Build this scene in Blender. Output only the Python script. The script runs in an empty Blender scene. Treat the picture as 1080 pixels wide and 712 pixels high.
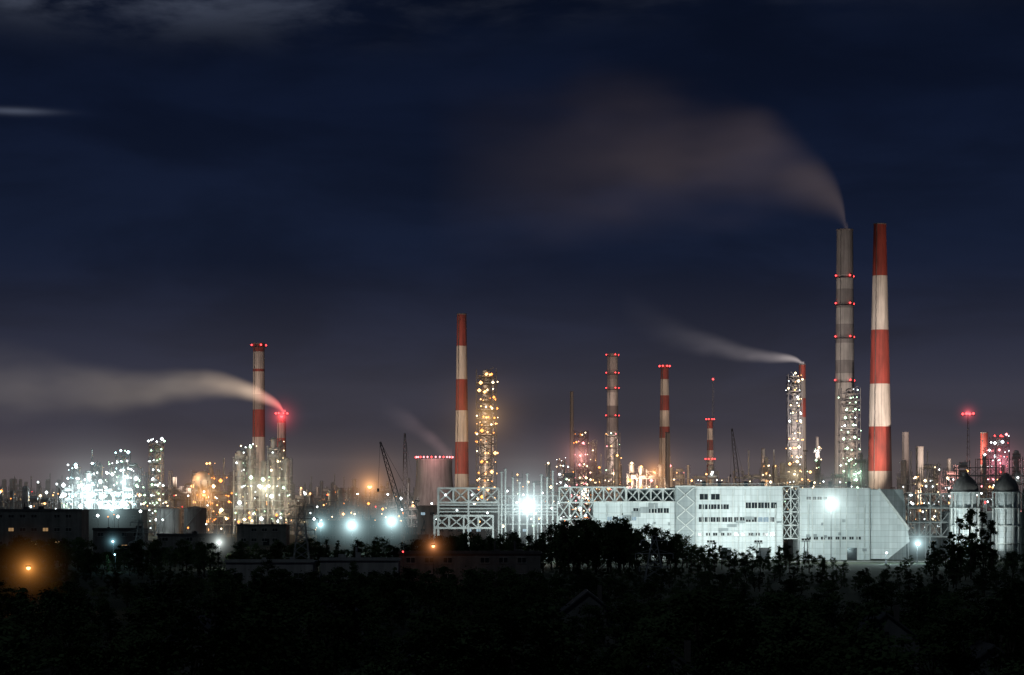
import bpy, math, random
from mathutils import Vector
random.seed(7)
F=2540.0; H=25.0
def WX(px,d): return (px-540)/F*d
def WZ(py,d): return H+(520-py)/F*d
scene=bpy.context.scene
scene.view_settings.view_transform='Standard'
scene.view_settings.look='None'
scene.view_settings.exposure=0

# ------------------------------------------------------------ materials
MATS={}
def mat(name,base,rough=0.8,metal=0.0,var=0.25,scale=0.3,stretch=(1,1,1),seams=None,streak=0.0):
    if name in MATS: return MATS[name]
    m=bpy.data.materials.new(name); m.use_nodes=True
    nt=m.node_tree; n=nt.nodes; l=nt.links
    b=n['Principled BSDF']; b.inputs['Roughness'].default_value=rough; b.inputs['Metallic'].default_value=metal
    tc=n.new('ShaderNodeTexCoord'); mp=n.new('ShaderNodeMapping'); mp.inputs['Scale'].default_value=stretch
    no=n.new('ShaderNodeTexNoise'); no.inputs['Scale'].default_value=scale; no.inputs['Detail'].default_value=4; no.inputs['Roughness'].default_value=0.65
    mr=n.new('ShaderNodeMapRange'); mr.inputs[1].default_value=0.3; mr.inputs[2].default_value=0.7
    mx=n.new('ShaderNodeMix'); mx.data_type='RGBA'
    mx.inputs[6].default_value=[c*(1-var) for c in base]+[1]
    mx.inputs[7].default_value=[min(1,c*(1+var)) for c in base]+[1]
    l.new(tc.outputs['Object'],mp.inputs['Vector']); l.new(mp.outputs[0],no.inputs['Vector'])
    l.new(no.outputs['Fac'],mr.inputs[0]); l.new(mr.outputs[0],mx.inputs[0])
    out=mx.outputs[2]
    if seams:
        br=n.new('ShaderNodeTexBrick'); br.offset=0.0
        sx=n.new('ShaderNodeSeparateXYZ'); cx=n.new('ShaderNodeCombineXYZ')
        l.new(tc.outputs['Object'],sx.inputs[0]); l.new(sx.outputs[0],cx.inputs[0]); l.new(sx.outputs[2],cx.inputs[1])
        l.new(cx.outputs[0],br.inputs['Vector'])
        br.inputs['Scale'].default_value=1; br.inputs['Brick Width'].default_value=seams[0]; br.inputs['Row Height'].default_value=seams[1]
        br.inputs['Mortar Size'].default_value=seams[2]; br.inputs['Color1'].default_value=(1,1,1,1); br.inputs['Color2'].default_value=(0.84,0.86,0.86,1)
        br.inputs['Mortar'].default_value=(0.5,0.52,0.52,1)
        m2=n.new('ShaderNodeMix'); m2.data_type='RGBA'; m2.blend_type='MULTIPLY'; m2.inputs[0].default_value=1
        l.new(out,m2.inputs[6]); l.new(br.outputs['Color'],m2.inputs[7]); out=m2.outputs[2]
    if streak:
        mp3=n.new('ShaderNodeMapping'); mp3.inputs['Scale'].default_value=(0.9,0.9,0.035); l.new(tc.outputs['Object'],mp3.inputs[0])
        n3=n.new('ShaderNodeTexNoise'); n3.inputs['Scale'].default_value=1; n3.inputs['Detail'].default_value=3; l.new(mp3.outputs[0],n3.inputs['Vector'])
        r3=n.new('ShaderNodeMapRange'); r3.inputs[1].default_value=0.35; r3.inputs[2].default_value=0.65; r3.inputs[3].default_value=1-streak; r3.inputs[4].default_value=1; l.new(n3.outputs['Fac'],r3.inputs[0])
        m3=n.new('ShaderNodeVectorMath'); m3.operation='SCALE'; l.new(out,m3.inputs[0]); l.new(r3.outputs[0],m3.inputs['Scale']); out=m3.outputs[0]
    l.new(out,b.inputs['Base Color'])
    MATS[name]=m; return m
def emit(name,col,s):
    if name in MATS: return MATS[name]
    m=bpy.data.materials.new(name); m.use_nodes=True
    nt=m.node_tree; nt.nodes.clear()
    e=nt.nodes.new('ShaderNodeEmission'); e.inputs[0].default_value=(*col,1); e.inputs[1].default_value=s
    o=nt.nodes.new('ShaderNodeOutputMaterial'); nt.links.new(e.outputs[0],o.inputs[0])
    MATS[name]=m; return m
M_red=mat('red_paint',(0.27,0.040,0.028),0.7,0,0.35,0.15,(1,1,0.3),streak=0.35)
M_white=mat('white_paint',(0.52,0.48,0.44),0.7,0,0.25,0.15,(1,1,0.3),streak=0.35)
M_conc=mat('stained_concrete',(0.24,0.225,0.22),0.9,0,0.3,0.12,(1,1,0.4),streak=0.3)
M_concl=mat('pale_concrete',(0.43,0.41,0.39),0.9,0,0.25,0.12,(1,1,0.4),streak=0.3)
M_concd=mat('dark_concrete',(0.15,0.13,0.13),0.9,0,0.3,0.12,(1,1,0.4))
M_steel=mat('grey_steel',(0.28,0.29,0.29),0.6,0.2,0.3,0.5)
M_steelw=mat('pale_steel',(0.52,0.55,0.54),0.6,0.0,0.2,0.5)
M_steeld=mat('dark_steel',(0.06,0.06,0.065),0.6,0.2,0.3,0.5)
M_vessel=mat('vessel_aluminium',(0.5,0.5,0.48),0.45,0.3,0.2,0.3)
M_rust=mat('rusty_steel',(0.2,0.09,0.05),0.8,0,0.4,0.3)
M_clad=mat('wall_cladding',(0.62,0.67,0.68),0.8,0,0.13,0.12,(1,1,0.4),seams=(3.0,2.2,0.05),streak=0.15)
M_cladg=mat('grey_cladding',(0.32,0.36,0.37),0.8,0,0.15,0.15,(1,1,0.4),seams=(3.0,2.2,0.05),streak=0.2)
M_glass=mat('dark_glass',(0.02,0.025,0.03),0.15,0,0.2,0.5)
M_plaster=mat('old_plaster',(0.17,0.165,0.16),0.9,0,0.25,0.25,streak=0.3)
M_brickw=mat('brick_wall',(0.13,0.11,0.10),0.9,0,0.2,0.3,seams=(0.5,0.15,0.02))
M_roof=mat('roofing',(0.07,0.07,0.075),0.8,0,0.35,0.5)
M_bark=mat('bark',(0.06,0.045,0.035),0.95,0,0.3,2)
M_asph=mat('asphalt',(0.05,0.05,0.05),0.9,0,0.25,0.5)
M_kerb=mat('kerb_stone',(0.3,0.3,0.29),0.9,0,0.2,0.5)
M_mark=mat('road_paint',(0.7,0.7,0.68),0.8,0,0.2,0.5)
def foliage(name,a,b):
    m=bpy.data.materials.new(name); m.use_nodes=True; nt=m.node_tree; n=nt.nodes; l=nt.links
    n.remove(n['Principled BSDF']); p=n.new('ShaderNodeBsdfDiffuse'); l.new(p.outputs[0],n['Material Output'].inputs[0])
    oi=n.new('ShaderNodeObjectInfo')
    mx=n.new('ShaderNodeMix'); mx.data_type='RGBA'; mx.inputs[6].default_value=(*a,1); mx.inputs[7].default_value=(*b,1)
    l.new(oi.outputs['Random'],mx.inputs[0]); l.new(mx.outputs[2],p.inputs['Color'])
    return m
M_leaf=foliage('leaves',(0.04,0.06,0.025),(0.08,0.12,0.055))
# lamps
L={}
L['cool']=emit('lamp_cool_white',(0.86,0.97,1.0),9)
L['cyan']=emit('lamp_cyan_white',(0.55,0.95,1.0),8)
L['green']=emit('lamp_green_white',(0.6,1.0,0.65),6)
L['yellow']=emit('lamp_warm_white',(1,0.76,0.44),6)
L['warm']=emit('lamp_sodium_pale',(1,0.46,0.16),5)
L['orange']=emit('lamp_sodium',(1,0.30,0.06),4)
L['red']=emit('lamp_obstruction_red',(1,0.05,0.05),6)
L['pink']=emit('lamp_pink',(1,0.28,0.30),4)
L['dimw']=emit('window_glow_warm',(1,0.6,0.28),0.3)
L['dimc']=emit('window_glow_cool',(0.6,0.85,1),0.5)

# ------------------------------------------------------------ mesh builder (world coordinates)
class MB:
    def __init__(s): s.v=[];s.f=[];s.m=[];s.s=[]
    def add(s,vs,fs,m=0,sm=False):
        o=len(s.v); s.v+=vs
        for f in fs: s.f.append([i+o for i in f]); s.m.append(m); s.s.append(sm)
    def box(s,x0,x1,y0,y1,z0,z1,m=0):
        s.add([(x0,y0,z0),(x1,y0,z0),(x1,y1,z0),(x0,y1,z0),(x0,y0,z1),(x1,y0,z1),(x1,y1,z1),(x0,y1,z1)],
              [(0,3,2,1),(4,5,6,7),(0,1,5,4),(1,2,6,5),(2,3,7,6),(3,0,4,7)],m)
    def beam(s,p,q,w,m=0):
        p=Vector(p);q=Vector(q);d=q-p
        if d.length<1e-6:return
        d.normalize(); u=Vector((0,0,1)) if abs(d.z)<0.9 else Vector((0,1,0))
        a=d.cross(u).normalized()*w/2; b=d.cross(a).normalized()*w/2
        vs=[tuple(c+k) for c in (p,q) for k in (a+b,a-b,-a-b,-a+b)]
        s.add(vs,[(0,1,5,4),(1,2,6,5),(2,3,7,6),(3,0,4,7),(3,2,1,0),(4,5,6,7)],m)
    def cyl(s,p,q,r0,r1,n=16,m=0,cap=True):
        p=Vector(p);q=Vector(q);d=(q-p).normalized()
        u=Vector((1,0,0)) if abs(d.x)<0.9 else Vector((0,1,0))
        a=d.cross(u).normalized(); b=d.cross(a).normalized()
        vs=[]
        for c,r in ((p,r0),(q,r1)):
            for i in range(n):
                t=2*math.pi*i/n; vs.append(tuple(c+a*(math.cos(t)*r)+b*(math.sin(t)*r)))
        s.add(vs,[(i,(i+1)%n,n+(i+1)%n,n+i) for i in range(n)],m,True)
        if cap:
            s.add(vs[:n],[tuple(reversed(range(n)))],m); s.add(vs[n:],[tuple(range(n))],m)
    def rings(s,x,y,prof,n=16,m=0):  # revolve profile [(r,z)...]
        vs=[]
        for r,z in prof:
            for i in range(n):
                t=2*math.pi*i/n; vs.append((x+math.cos(t)*r,y+math.sin(t)*r,z))
        fs=[(k*n+i,k*n+(i+1)%n,(k+1)*n+(i+1)%n,(k+1)*n+i) for k in range(len(prof)-1) for i in range(n)]
        s.add(vs,fs,m,True)
    def dome(s,x,y,z,r,h,n=16,m=0):
        s.rings(x,y,[(r*math.cos(a),z+h*math.sin(a)) for a in (0,0.4,0.8,1.2,1.55)],n,m)
    def octa(s,p,r,m=0):
        x,y,z=p
        s.add([(x+r,y,z),(x-r,y,z),(x,y+r,z),(x,y-r,z),(x,y,z+r),(x,y,z-r)],
              [(0,2,4),(2,1,4),(1,3,4),(3,0,4),(2,0,5),(1,2,5),(3,1,5),(0,3,5)],m,True)
def empty(name,base):
    e=bpy.data.objects.new(name,None); e.location=base; scene.collection.objects.link(e); return e
def meshobj(name,mb,mats,base=(0,0,0),parent=None):
    if not mb.v: return None
    me=bpy.data.meshes.new(name); bx,by,bz=base
    me.from_pydata([(a-bx,b-by,c-bz) for a,b,c in mb.v],[],mb.f)
    for m in mats: me.materials.append(m)
    me.polygons.foreach_set('material_index',mb.m); me.polygons.foreach_set('use_smooth',mb.s); me.update()
    o=bpy.data.objects.new(name,me); scene.collection.objects.link(o)
    if parent: o.parent=parent
    else: o.location=base
    return o
def finish(name,base,parts):
    e=empty(name,base)
    for pn,mb,ms in parts: meshobj(pn,mb,ms,base,e)
    return e
LK=list(L.keys()); LM=[L[k] for k in LK]; LI={k:i for i,k in enumerate(LK)}

# ------------------------------------------------------------ haze glow round a bright lamp (added emissive volume standing in for lens glow)
sph=None
def math_node(nt,op,a,b=None,clamp=False):
    n=nt.nodes.new('ShaderNodeMath'); n.operation=op; n.use_clamp=clamp
    for i,v in enumerate((a,b)):
        if v is None: continue
        if isinstance(v,(int,float)): n.inputs[i].default_value=v
        else: nt.links.new(v,n.inputs[i])
    return n.outputs[0]
glowc={}
def bloom(parent,offs,R,col,core,d):
    """core = radius (m) at which the added glow reaches radiance 1"""
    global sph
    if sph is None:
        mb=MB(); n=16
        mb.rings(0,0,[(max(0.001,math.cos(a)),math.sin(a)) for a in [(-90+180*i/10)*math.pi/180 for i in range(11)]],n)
        sph=bpy.data.meshes.new('bloom_ball'); sph.from_pydata(mb.v,[],mb.f); sph.update()
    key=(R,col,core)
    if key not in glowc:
        m=bpy.data.materials.new('lamp_bloom'); m.use_nodes=True; nt=m.node_tree; nt.nodes.clear()
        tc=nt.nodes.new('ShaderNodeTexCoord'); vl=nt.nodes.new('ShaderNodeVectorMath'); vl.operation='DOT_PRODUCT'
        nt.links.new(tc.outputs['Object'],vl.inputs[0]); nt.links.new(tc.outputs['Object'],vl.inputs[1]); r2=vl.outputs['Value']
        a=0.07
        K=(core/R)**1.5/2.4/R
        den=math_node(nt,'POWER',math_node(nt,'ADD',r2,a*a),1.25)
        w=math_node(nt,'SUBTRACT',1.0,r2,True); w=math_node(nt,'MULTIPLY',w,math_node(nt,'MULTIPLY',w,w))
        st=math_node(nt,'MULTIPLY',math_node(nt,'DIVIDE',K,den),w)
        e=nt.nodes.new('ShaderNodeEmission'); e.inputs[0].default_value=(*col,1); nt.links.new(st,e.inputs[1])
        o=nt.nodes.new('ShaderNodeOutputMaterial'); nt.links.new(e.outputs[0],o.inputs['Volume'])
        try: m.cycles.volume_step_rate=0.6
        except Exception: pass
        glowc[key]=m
    o=bpy.data.objects.new('lamp_bloom',sph.copy()); o.data.materials.append(glowc[key]); scene.collection.objects.link(o)
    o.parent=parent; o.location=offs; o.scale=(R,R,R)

def lamp_light(parent,loc,col,power,kind='POINT',target=None,size=60,rad=0.6):
    ld=bpy.data.lights.new('lamp_light',kind); ld.color=col; ld.energy=power; ld.shadow_soft_size=rad
    o=bpy.data.objects.new('lamp_light',ld); scene.collection.objects.link(o); o.parent=parent; o.location=loc
    if kind=='SPOT':
        ld.spot_size=math.radians(size); ld.spot_blend=0.6
        o.rotation_euler=(Vector(target)-Vector(loc)).to_track_quat('-Z','Y').to_euler()
    return o
def street_lamp(px,py,d,key,col,power,Rpx,corepx,name='street_lamp',bulb=0.45,glow=True):
    x=WX(px,d); z=WZ(py,d); mb=MB(); lm=MB()
    mb.cyl((x,d+1.4,0),(x,d+1.4,z+0.3),0.14,0.08,8); mb.beam((x,d+1.4,z+0.3),(x,d-0.2,z+0.45),0.12)
    mb.box(x-0.5,x+0.5,d-0.6,d+0.5,z+0.25,z+0.5)
    mb.box(x-0.3,x+0.3,d+1.1,d+1.7,0,0.6)
    lm.rings(x,d,[(0.01,z-bulb),(bulb*0.8,z-bulb*0.6),(bulb,z),(bulb*0.8,z+0.2),(0.01,z+0.22)],10,LI[key])
    e=finish(name,(x,d,0),[('pole',mb,[M_steeld]),('lens',lm,LM)])
    if power: lamp_light(e,(0,-0.8,z-0.6),col,power)
    if glow: bloom(e,(0,0,z),Rpx*1.35*d/F,col,corepx*d/F,d)
    return e
def fill_mast(x,y,z,target,power,col=(1,0.82,0.62),size=70):  # unseen masts added to light the chimneys, units and walls
    mb=MB(); lm=MB()
    for sx in (-1,1):
        for sy in (-1,1): mb.beam((x+sx*0.9,y+sy*0.9,0),(x+sx*0.4,y+sy*0.4,z),0.15)
    k=0
    while k<z-3:
        mb.beam((x-0.8,y-0.8,k),(x+0.7,y-0.7,k+3),0.1); mb.beam((x-0.8,y+0.8,k+3),(x+0.7,y+0.7,k),0.1); k+=3
    mb.box(x-1.5,x+1.5,y-1,y+1,z,z+0.2)
    for i in (-1,0,1): lm.box(x+i-0.35,x+i+0.35,y+0.9,y+1.2,z+0.4,z+1.0,0)
    for i in (-1,0,1): mb.box(x+i-0.4,x+i+0.4,y+0.4,y+0.89,z+0.35,z+1.05)
    e=finish('fill_light_mast',(x,y,0),[('lattice_pole',mb,[M_steeld]),('fill_lamp_heads',lm,[L['yellow']])])
    t=(target[0]-x,target[1]-y,target[2])
    lamp_light(e,(0,1.6,z+0.8),col,power,'SPOT',t,size)

# ------------------------------------------------------------ chimneys
def chimney(px,top,d,wt,wb,bands,lights,fill_power=0,fcol=(1,0.8,0.6),name='chimney',n=32,lr=0.75,side=-1,off=(45,-140),mz=28):
    k=d/F; x=WX(px,d); zt=WZ(top,d); rt=wt*k/2; rb=wb*k/2
    zr=WZ(512,d); 
    def R(z): return rt+(rb-rt)*max(0,(zt-z))/(zt-zr)
    ms=[M_red,M_white,M_conc,M_concl,M_concd]; idx={'r':0,'w':1,'c':2,'l':3,'d':4}
    mb=MB(); pf=MB(); lm=MB()
    z1=zt
    for py,c in bands:
        z0=0 if py is None else WZ(py,d)
        st=max(1,int((z1-z0)/12))
        for i in range(st):
            a=z1-(z1-z0)*i/st; b=z1-(z1-z0)*(i+1)/st
            mb.cyl((x,d,b),(x,d,a),R(b),R(a),n,idx[c],False)
        z1=z0
    mb.rings(x,d,[(R(zt),zt),(rt*1.06,zt),(rt*1.06,zt+0.8),(rt*0.8,zt+0.8),(rt*0.78,zt-6),(0.01,zt-6)],n,4)
    zz=5
    while zz<zt: # ladder rungs and cage
        zz+=6
        a=-2.2; rr=R(zz)+0.5; pf.beam((x+math.cos(a)*rr,d+math.sin(a)*rr,zz-6),(x+math.cos(a)*R(zz),d+math.sin(a)*rr,min(zz,zt)),0.35)
    for py in lights:
        z=WZ(py,d); r=R(z)
        pf.rings(x,d,[(r,z-0.5),(r+1.3,z-0.4),(r+1.3,z-0.1),(r,z-0.1)],n)
        pf.rings(x,d,[(r+1.25,z+0.9),(r+1.32,z+0.9),(r+1.32,z+1.1),(r+1.25,z+1.1)],n)
        m=8
        for i in range(m):
            t=2*math.pi*(i+0.5)/m; q=(x+math.cos(t)*(r+1.2),d+math.sin(t)*(r+1.2))
            pf.beam((q[0],q[1],z-0.1),(q[0],q[1],z+1.1),0.15)
            if i%2==0 or r<4: lm.octa((q[0],q[1],z+1.3),lr,LI['red'])
    e=finish(name,(x,d,0),[('shaft',mb,ms),('platforms',pf,[M_steeld]),('obstruction_lights',lm,LM)])
    if fill_power: fill_mast(x+side*off[0],d+off[1],mz,(x,d,zt*0.55),fill_power,fcol,62 if zt>150 else 50)
    return e
chimney(928,237,1700,13,26,[(291,'r'),(348,'w'),(405,'r'),(450,'w'),(497,'r'),(None,'l')],[],1.05e6,(1,0.78,0.62),side=1)
chimney(891,243,1760,17,22,[(262,'c'),(290,'c'),(305,'l'),(325,'c'),(342,'l'),(362,'c'),(380,'l'),(394,'c'),(None,'l')],[293,322,357,403],0.9e6,(1,0.84,0.74),side=-1,off=(52,-190),mz=52)
chimney(487,332,1600,10,15,[(365,'r'),(400,'w'),(433,'r'),(466,'w'),(500,'r'),(None,'l')],[],7.0e5,(1,0.72,0.52))
chimney(273,363,1700,12,14,[(371,'r'),(389,'l'),(392,'r'),(416,'w'),(432,'c'),(461,'r'),(None,'w')],[366],4.5e5,(1,0.7,0.55))
chimney(297,436,1650,9,10,[(446,'r'),(462,'c'),(476,'r'),(None,'l')],[438],1.6e5,(1,0.7,0.5))
chimney(646,374,1900,11,13,[(390,'c'),(400,'d'),(414,'c'),(428,'l'),(440,'d'),(455,'c'),(466,'l'),(None,'c')],[376,395,411,440],3.6e5,(1,0.7,0.6),lr=0.6)
chimney(701,386,1800,8,13,[(400,'r'),(417,'w'),(433,'r'),(450,'w'),(462,'r'),(None,'w')],[388],4.2e5,(1,0.68,0.5))
chimney(749,443,1800,5.5,8,[(452,'r'),(464,'w'),(475,'r'),(490,'w'),(None,'r')],[444,486],2.2e5,(1,0.68,0.5),side=1,lr=0.6)
chimney(846,385,1780,7,9,[(400,'r'),(420,'c'),(440,'r'),(470,'c'),(None,'c')],[],1.6e5,(1,0.7,0.5),side=1)
chimney(603,414,1750,3.5,5,[(None,'c')],[],1.6e5,(1,0.65,0.4))
chimney(704,457,1650,5,6,[(None,'l')],[],0)
chimney(955,457,1700,7,8,[(None,'d')],[],0)
chimney(970,472,1650,8,8,[(None,'c')],[],0)
chimney(1038,457,1600,8,9,[(490,'r'),(None,'c')],[],1.6e5,(1,0.4,0.35))
chimney(862,462,1700,3,4,[(None,'c')],[],0)
chimney(805,474,1700,4,5,[(None,'l')],[],0)
chimney(816,492,1600,3,4,[(None,'l')],[],0)
chimney(1001,485,1650,4,5,[(None,'c')],[],0)

# red beacon masts
def beacon_mast(px,py,d,w,glow):
    x=WX(px,d); z=WZ(py,d); mb=MB(); lm=MB()
    for a in range(3):
        t=a*2.094; mb.beam((x+2.5*math.cos(t),d+2.5*math.sin(t),0),(x+0.4*math.cos(t),d+0.4*math.sin(t),z),0.16)
    k=4
    while k<z:
        s=2.5-2.1*k/z
        for a in range(3):
            t=a*2.094;u=(a+1)*2.094; mb.beam((x+s*math.cos(t),d+s*math.sin(t),k),(x+s*math.cos(u),d+s*math.sin(u),k+2),0.1)
        k+=4
    for i in range(w): lm.octa((x+(i-(w-1)/2)*2.2,d,z+0.8+0.3*(i%2)),0.9,LI['red'])
    mb.box(x-w*1.1,x+w*1.1,d-0.4,d+0.4,z-0.3,z)
    e=finish('beacon_mast',(x,d,0),[('lattice',mb,[M_steeld]),('beacons',lm,LM)])
    if glow: bloom(e,(0,0,z+1),22*d/F,(1,0.12,0.15),2.6*d/F,d)
beacon_mast(1021,438,1500,4,True); beacon_mast(752,401,1900,1,False)

# ------------------------------------------------------------ distillation columns
def column(px,top,d,w,tiers,keys,dens,seed,frame=True,lr=0.7,name='distillation_column',m=M_vessel):
    rnd=random.Random(seed); k=d/F; x=WX(px,d); zt=WZ(top,d); r=w*k/2
    fr=MB(); ve=MB(); lm=MB()
    rc=r*0.5
    ve.cyl((x,d,3),(x,d,zt*0.6),rc,rc,18); ve.cyl((x,d,zt*0.6),(x,d,zt-3),rc*0.85,rc*0.8,18); ve.dome(x,d,zt-3,rc*0.8,rc*0.6,18)
    ve.rings(x,d,[(rc*1.3,0),(rc*1.3,1),(rc,3)],18)
    ve.cyl((x+rc*1.3,d-rc*0.5,2),(x+rc*1.3,d-rc*0.5,zt-6),0.45,0.45,8); ve.cyl((x+rc*1.3,d-rc*0.5,zt-6),(x,d,zt-1),0.45,0.45,8)
    ve.cyl((x-rc*1.25,d-rc*0.6,2),(x-rc*1.25,d-rc*0.6,zt*0.75),0.35,0.35,8)
    zz=6; dz0=(zt-8)/tiers
    while zz<=zt-1:
        dz=dz0*rnd.choice((0.75,1,1,1.3)); rr=r*(0.78+0.3*rnd.random()); ox=r*rnd.uniform(-0.12,0.12)
        if frame:
            fr.box(x+ox-rr,x+ox+rr,d-rr,d+rr,zz-0.15,zz,0)
            for s in (-1,1):
                fr.beam((x+ox-rr,d+s*rr,zz+1.2),(x+ox+rr,d+s*rr,zz+1.2),0.14); fr.beam((x+ox+s*rr,d-rr,zz+1.2),(x+ox+s*rr,d+rr,zz+1.2),0.14)
                for q in range(5):
                    fr.beam((x+ox-rr+q*rr/2,d+s*rr,zz),(x+ox-rr+q*rr/2,d+s*rr,zz+1.2),0.1)
                if zz+dz<zt: fr.beam((x-s*r*0.95,d-r*0.95,zz),(x+s*r*0.95,d-r*0.95,zz+dz),0.3)
            s=rnd.choice((-1,1)); fr.beam((x-s*rr*0.8,d-r*1.02,zz),(x+s*rr*0.8,d-r*1.02,min(zt,zz+dz)),0.5)
            if rnd.random()<0.3: ve.cyl((x-rr*0.9,d-rr*0.5,zz+1.1),(x+rr*0.5,d-rr*0.5,zz+1.1),0.9,0.9,10)
        else:
            fr.rings(x,d,[(rc,zz-0.2),(r,zz-0.2),(r,zz),(rc,zz)],14); fr.rings(x,d,[(r,zz+1),(r,zz+1.2)],14)
        nl=4 if w>12 else 3
        for q in range(nl):
            if rnd.random()<dens:
                lx=x+(-1+2*(q+rnd.random())/nl)*rr*0.95; h=rnd.uniform(1.2,min(dz,4.0)*0.9); fr.beam((lx,d-rr-0.2,zz),(lx,d-rr-0.2,zz+h),0.1)
                lm.octa((lx,d-rr-0.4,zz+h),lr*rnd.choice((0.3,0.45,0.6,0.8,1.1)),LI[rnd.choice(keys)])
            if rnd.random()<dens*0.35:
                s=rnd.choice((-1,1)); lm.octa((x+s*(rr+0.4),d+rnd.uniform(-rr,rr),zz+2.2),lr*rnd.uniform(0.3,0.8),LI[rnd.choice(keys)])
        zz+=dz
    if frame:
        for sx in (-1,1):
            for sy in (-1,1): fr.beam((x+sx*r*0.95,d+sy*r*0.95,0),(x+sx*r*0.95,d+sy*r*0.95,zt-1),0.5)
    return finish(name,(x,d,0),[('frame_and_platforms',fr,[M_steeld if w>=15 else M_steel]),('vessel',ve,[m]),('lamps',lm,LM)])
column(513,388,1600,22,17,['warm','warm','yellow','orange'],0.85,1,lr=1.2)
column(838,393,1650,15,17,['yellow','yellow','cool','warm'],0.8,2,lr=1.0,m=M_conc)
column(896,408,1690,21,18,['green','cool','green','green'],0.8,3,lr=0.95,m=M_conc)
column(613,453,1600,15,10,['pink','orange','pink','yellow'],0.85,4,lr=0.9)
column(625,463,1660,9,9,['yellow','warm'],0.5,41,lr=0.6)
column(165,466,1450,14,9,['green','cool','cool'],0.75,5,lr=0.9)
column(1054,459,1500,18,10,['pink','red','cool'],0.9,6,lr=0.9)
column(1043,470,1450,9,8,['pink','cool'],0.7,61,lr=0.6)
column(296,462,1500,11,12,['cool','yellow'],0.6,7,False)
column(262,470,1500,14,12,['green','yellow','cool'],0.7,8)
column(593,486,1600,10,6,['yellow','cool'],0.8,9)
column(646,455,1850,16,9,['warm','pink','green'],0.7,10,lr=0.75)
column(130,478,1420,14,9,['cool','green','cyan'],0.85,11,lr=0.95)
column(77,488,1420,11,7,['cool','cyan'],0.85,12,False,lr=0.95)
column(101,486,1400,9,7,['cool','cyan'],0.85,13,lr=0.95)
column(117,490,1440,9,7,['cool','green'],0.7,131,False)
column(862,474,1600,8,6,['green','yellow'],0.5,14,False,m=M_conc)
column(986,488,1500,10,6,['cool','yellow'],0.4,15)
column(968,497,1450,8,5,['warm','yellow'],0.5,16,False)
column(806,484,1600,9,6,['warm','yellow'],0.4,17,False)
column(222,488,1500,9,6,['orange','warm'],0.9,18,False)

# ------------------------------------------------------------ process units
def process_unit(px0,px1,d,ptop,pbase_top,keys,dens,seed,bay=7.0,lr=0.6,levels=5.0,steel=M_steel,name='process_unit'):
    rnd=random.Random(seed); x0=WX(px0,d); x1=WX(px1,d); hmax=WZ(ptop,d); hmin=WZ(pbase_top,d)
    fr=MB(); ve=MB(); pi=MB(); lm=MB()
    nb=max(1,int((x1-x0)/bay)); bay=(x1-x0)/nb; rows=[d,d+7,d+14]
    hs=[]
    for i in range(nb+1): hs.append(hmin+(hmax-hmin)*rnd.random()**1.8)
    for i in range(nb+1):
        x=x0+i*bay; h=max(hs[i],hs[i-1] if i else 0)
        for y in rows: fr.beam((x,y,0),(x,y,h),0.4)
    for i in range(nb):
        xa=x0+i*bay; xb=xa+bay; h=hs[i]; z=levels
        while z<=h+0.1:
            for y in rows: fr.beam((xa,y,z),(xb,y,z),0.32)
            for x in (xa,xb): fr.beam((x,rows[0],z),(x,rows[-1],z),0.3)
            if rnd.random()<0.55:
                fr.box(xa+0.2,xb-0.2,d+0.2,d+13.8,z+0.05,z+0.15)
                fr.beam((xa,d,z+1.2),(xb,d,z+1.2),0.12)
                for q in range(1,5): fr.beam((xa+bay*q/5,d,z),(xa+bay*q/5,d,z+1.2),0.08)
            if rnd.random()<0.35: fr.beam((xa,d,z-levels),(xb,d,z),0.22)
            if rnd.random()<0.2: fr.beam((xb,d,z-levels),(xa,d,z),0.22)
            for q in range(2):
                if rnd.random()<dens:
                    lx=rnd.uniform(xa,xb); ly=d-0.5 if rnd.random()<0.7 else d+7
                    lm.octa((lx,ly,z-rnd.uniform(0.4,2.5)),lr*rnd.choice((0.3,0.45,0.6,0.9,1.4)),LI[rnd.choice(keys)])
            if rnd.random()<0.35:
                r=rnd.uniform(0.9,1.7); ve.cyl((xa+0.8,d+3,z+0.3+r),(xb-0.8,d+3,z+0.3+r),r,r,14)
            z+=levels
        if rnd.random()<0.5:
            r=rnd.uniform(0.9,2.2); x=(xa+xb)/2; zt=min(hmax+4,h+rnd.uniform(2,8)); y=d+rnd.choice((3.5,10.5))
            ve.cyl((x,y,1),(x,y,zt),r,r,14); ve.dome(x,y,zt,r,r*0.6,14)
            for zz in (zt-1,zt-6,zt-11):
                if zz>4: ve.rings(x,y,[(r,zz),(r+0.9,zz),(r+0.9,zz+0.2),(r,zz+0.2)],14)
            if rnd.random()<dens: lm.octa((x,y-r-0.6,zt+0.3),lr,LI[rnd.choice(keys)])
        if rnd.random()<0.3:
            x=xa+rnd.random()*bay; pi.cyl((x,d+5,0),(x,d+5,hmax+rnd.uniform(0,7)),0.5,0.4,8)
        for q in range(3):
            x=xa+rnd.random()*bay; za=rnd.uniform(2,h); pi.cyl((x,d-0.6,1),(x,d-0.6,za),0.25,0.25,6)
    for q in range(7):
        z=levels*rnd.randint(1,max(1,int(hmin/levels)))+0.4; y=d+rnd.choice((1,2,5,6)); r=rnd.uniform(0.2,0.45)
        pi.cyl((x0,y,z),(x1,y,z),r,r,6)
    return finish(name,((x0+x1)/2,d,0),[('steel_frame',fr,[steel]),('vessels',ve,[M_vessel]),('pipes',pi,[M_steelw]),('lamps',lm,LM)])
C=['cool','cool','cyan','green','cool','cool']
process_unit(62,146,1400,484,512,C,0.8,21,6.5,0.95)
process_unit(66,140,1350,502,520,['cool','cyan','cool'],0.9,210,5,0.95)
process_unit(140,178,1450,496,516,['green','yellow','cool'],0.6,22,6,0.8)
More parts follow.
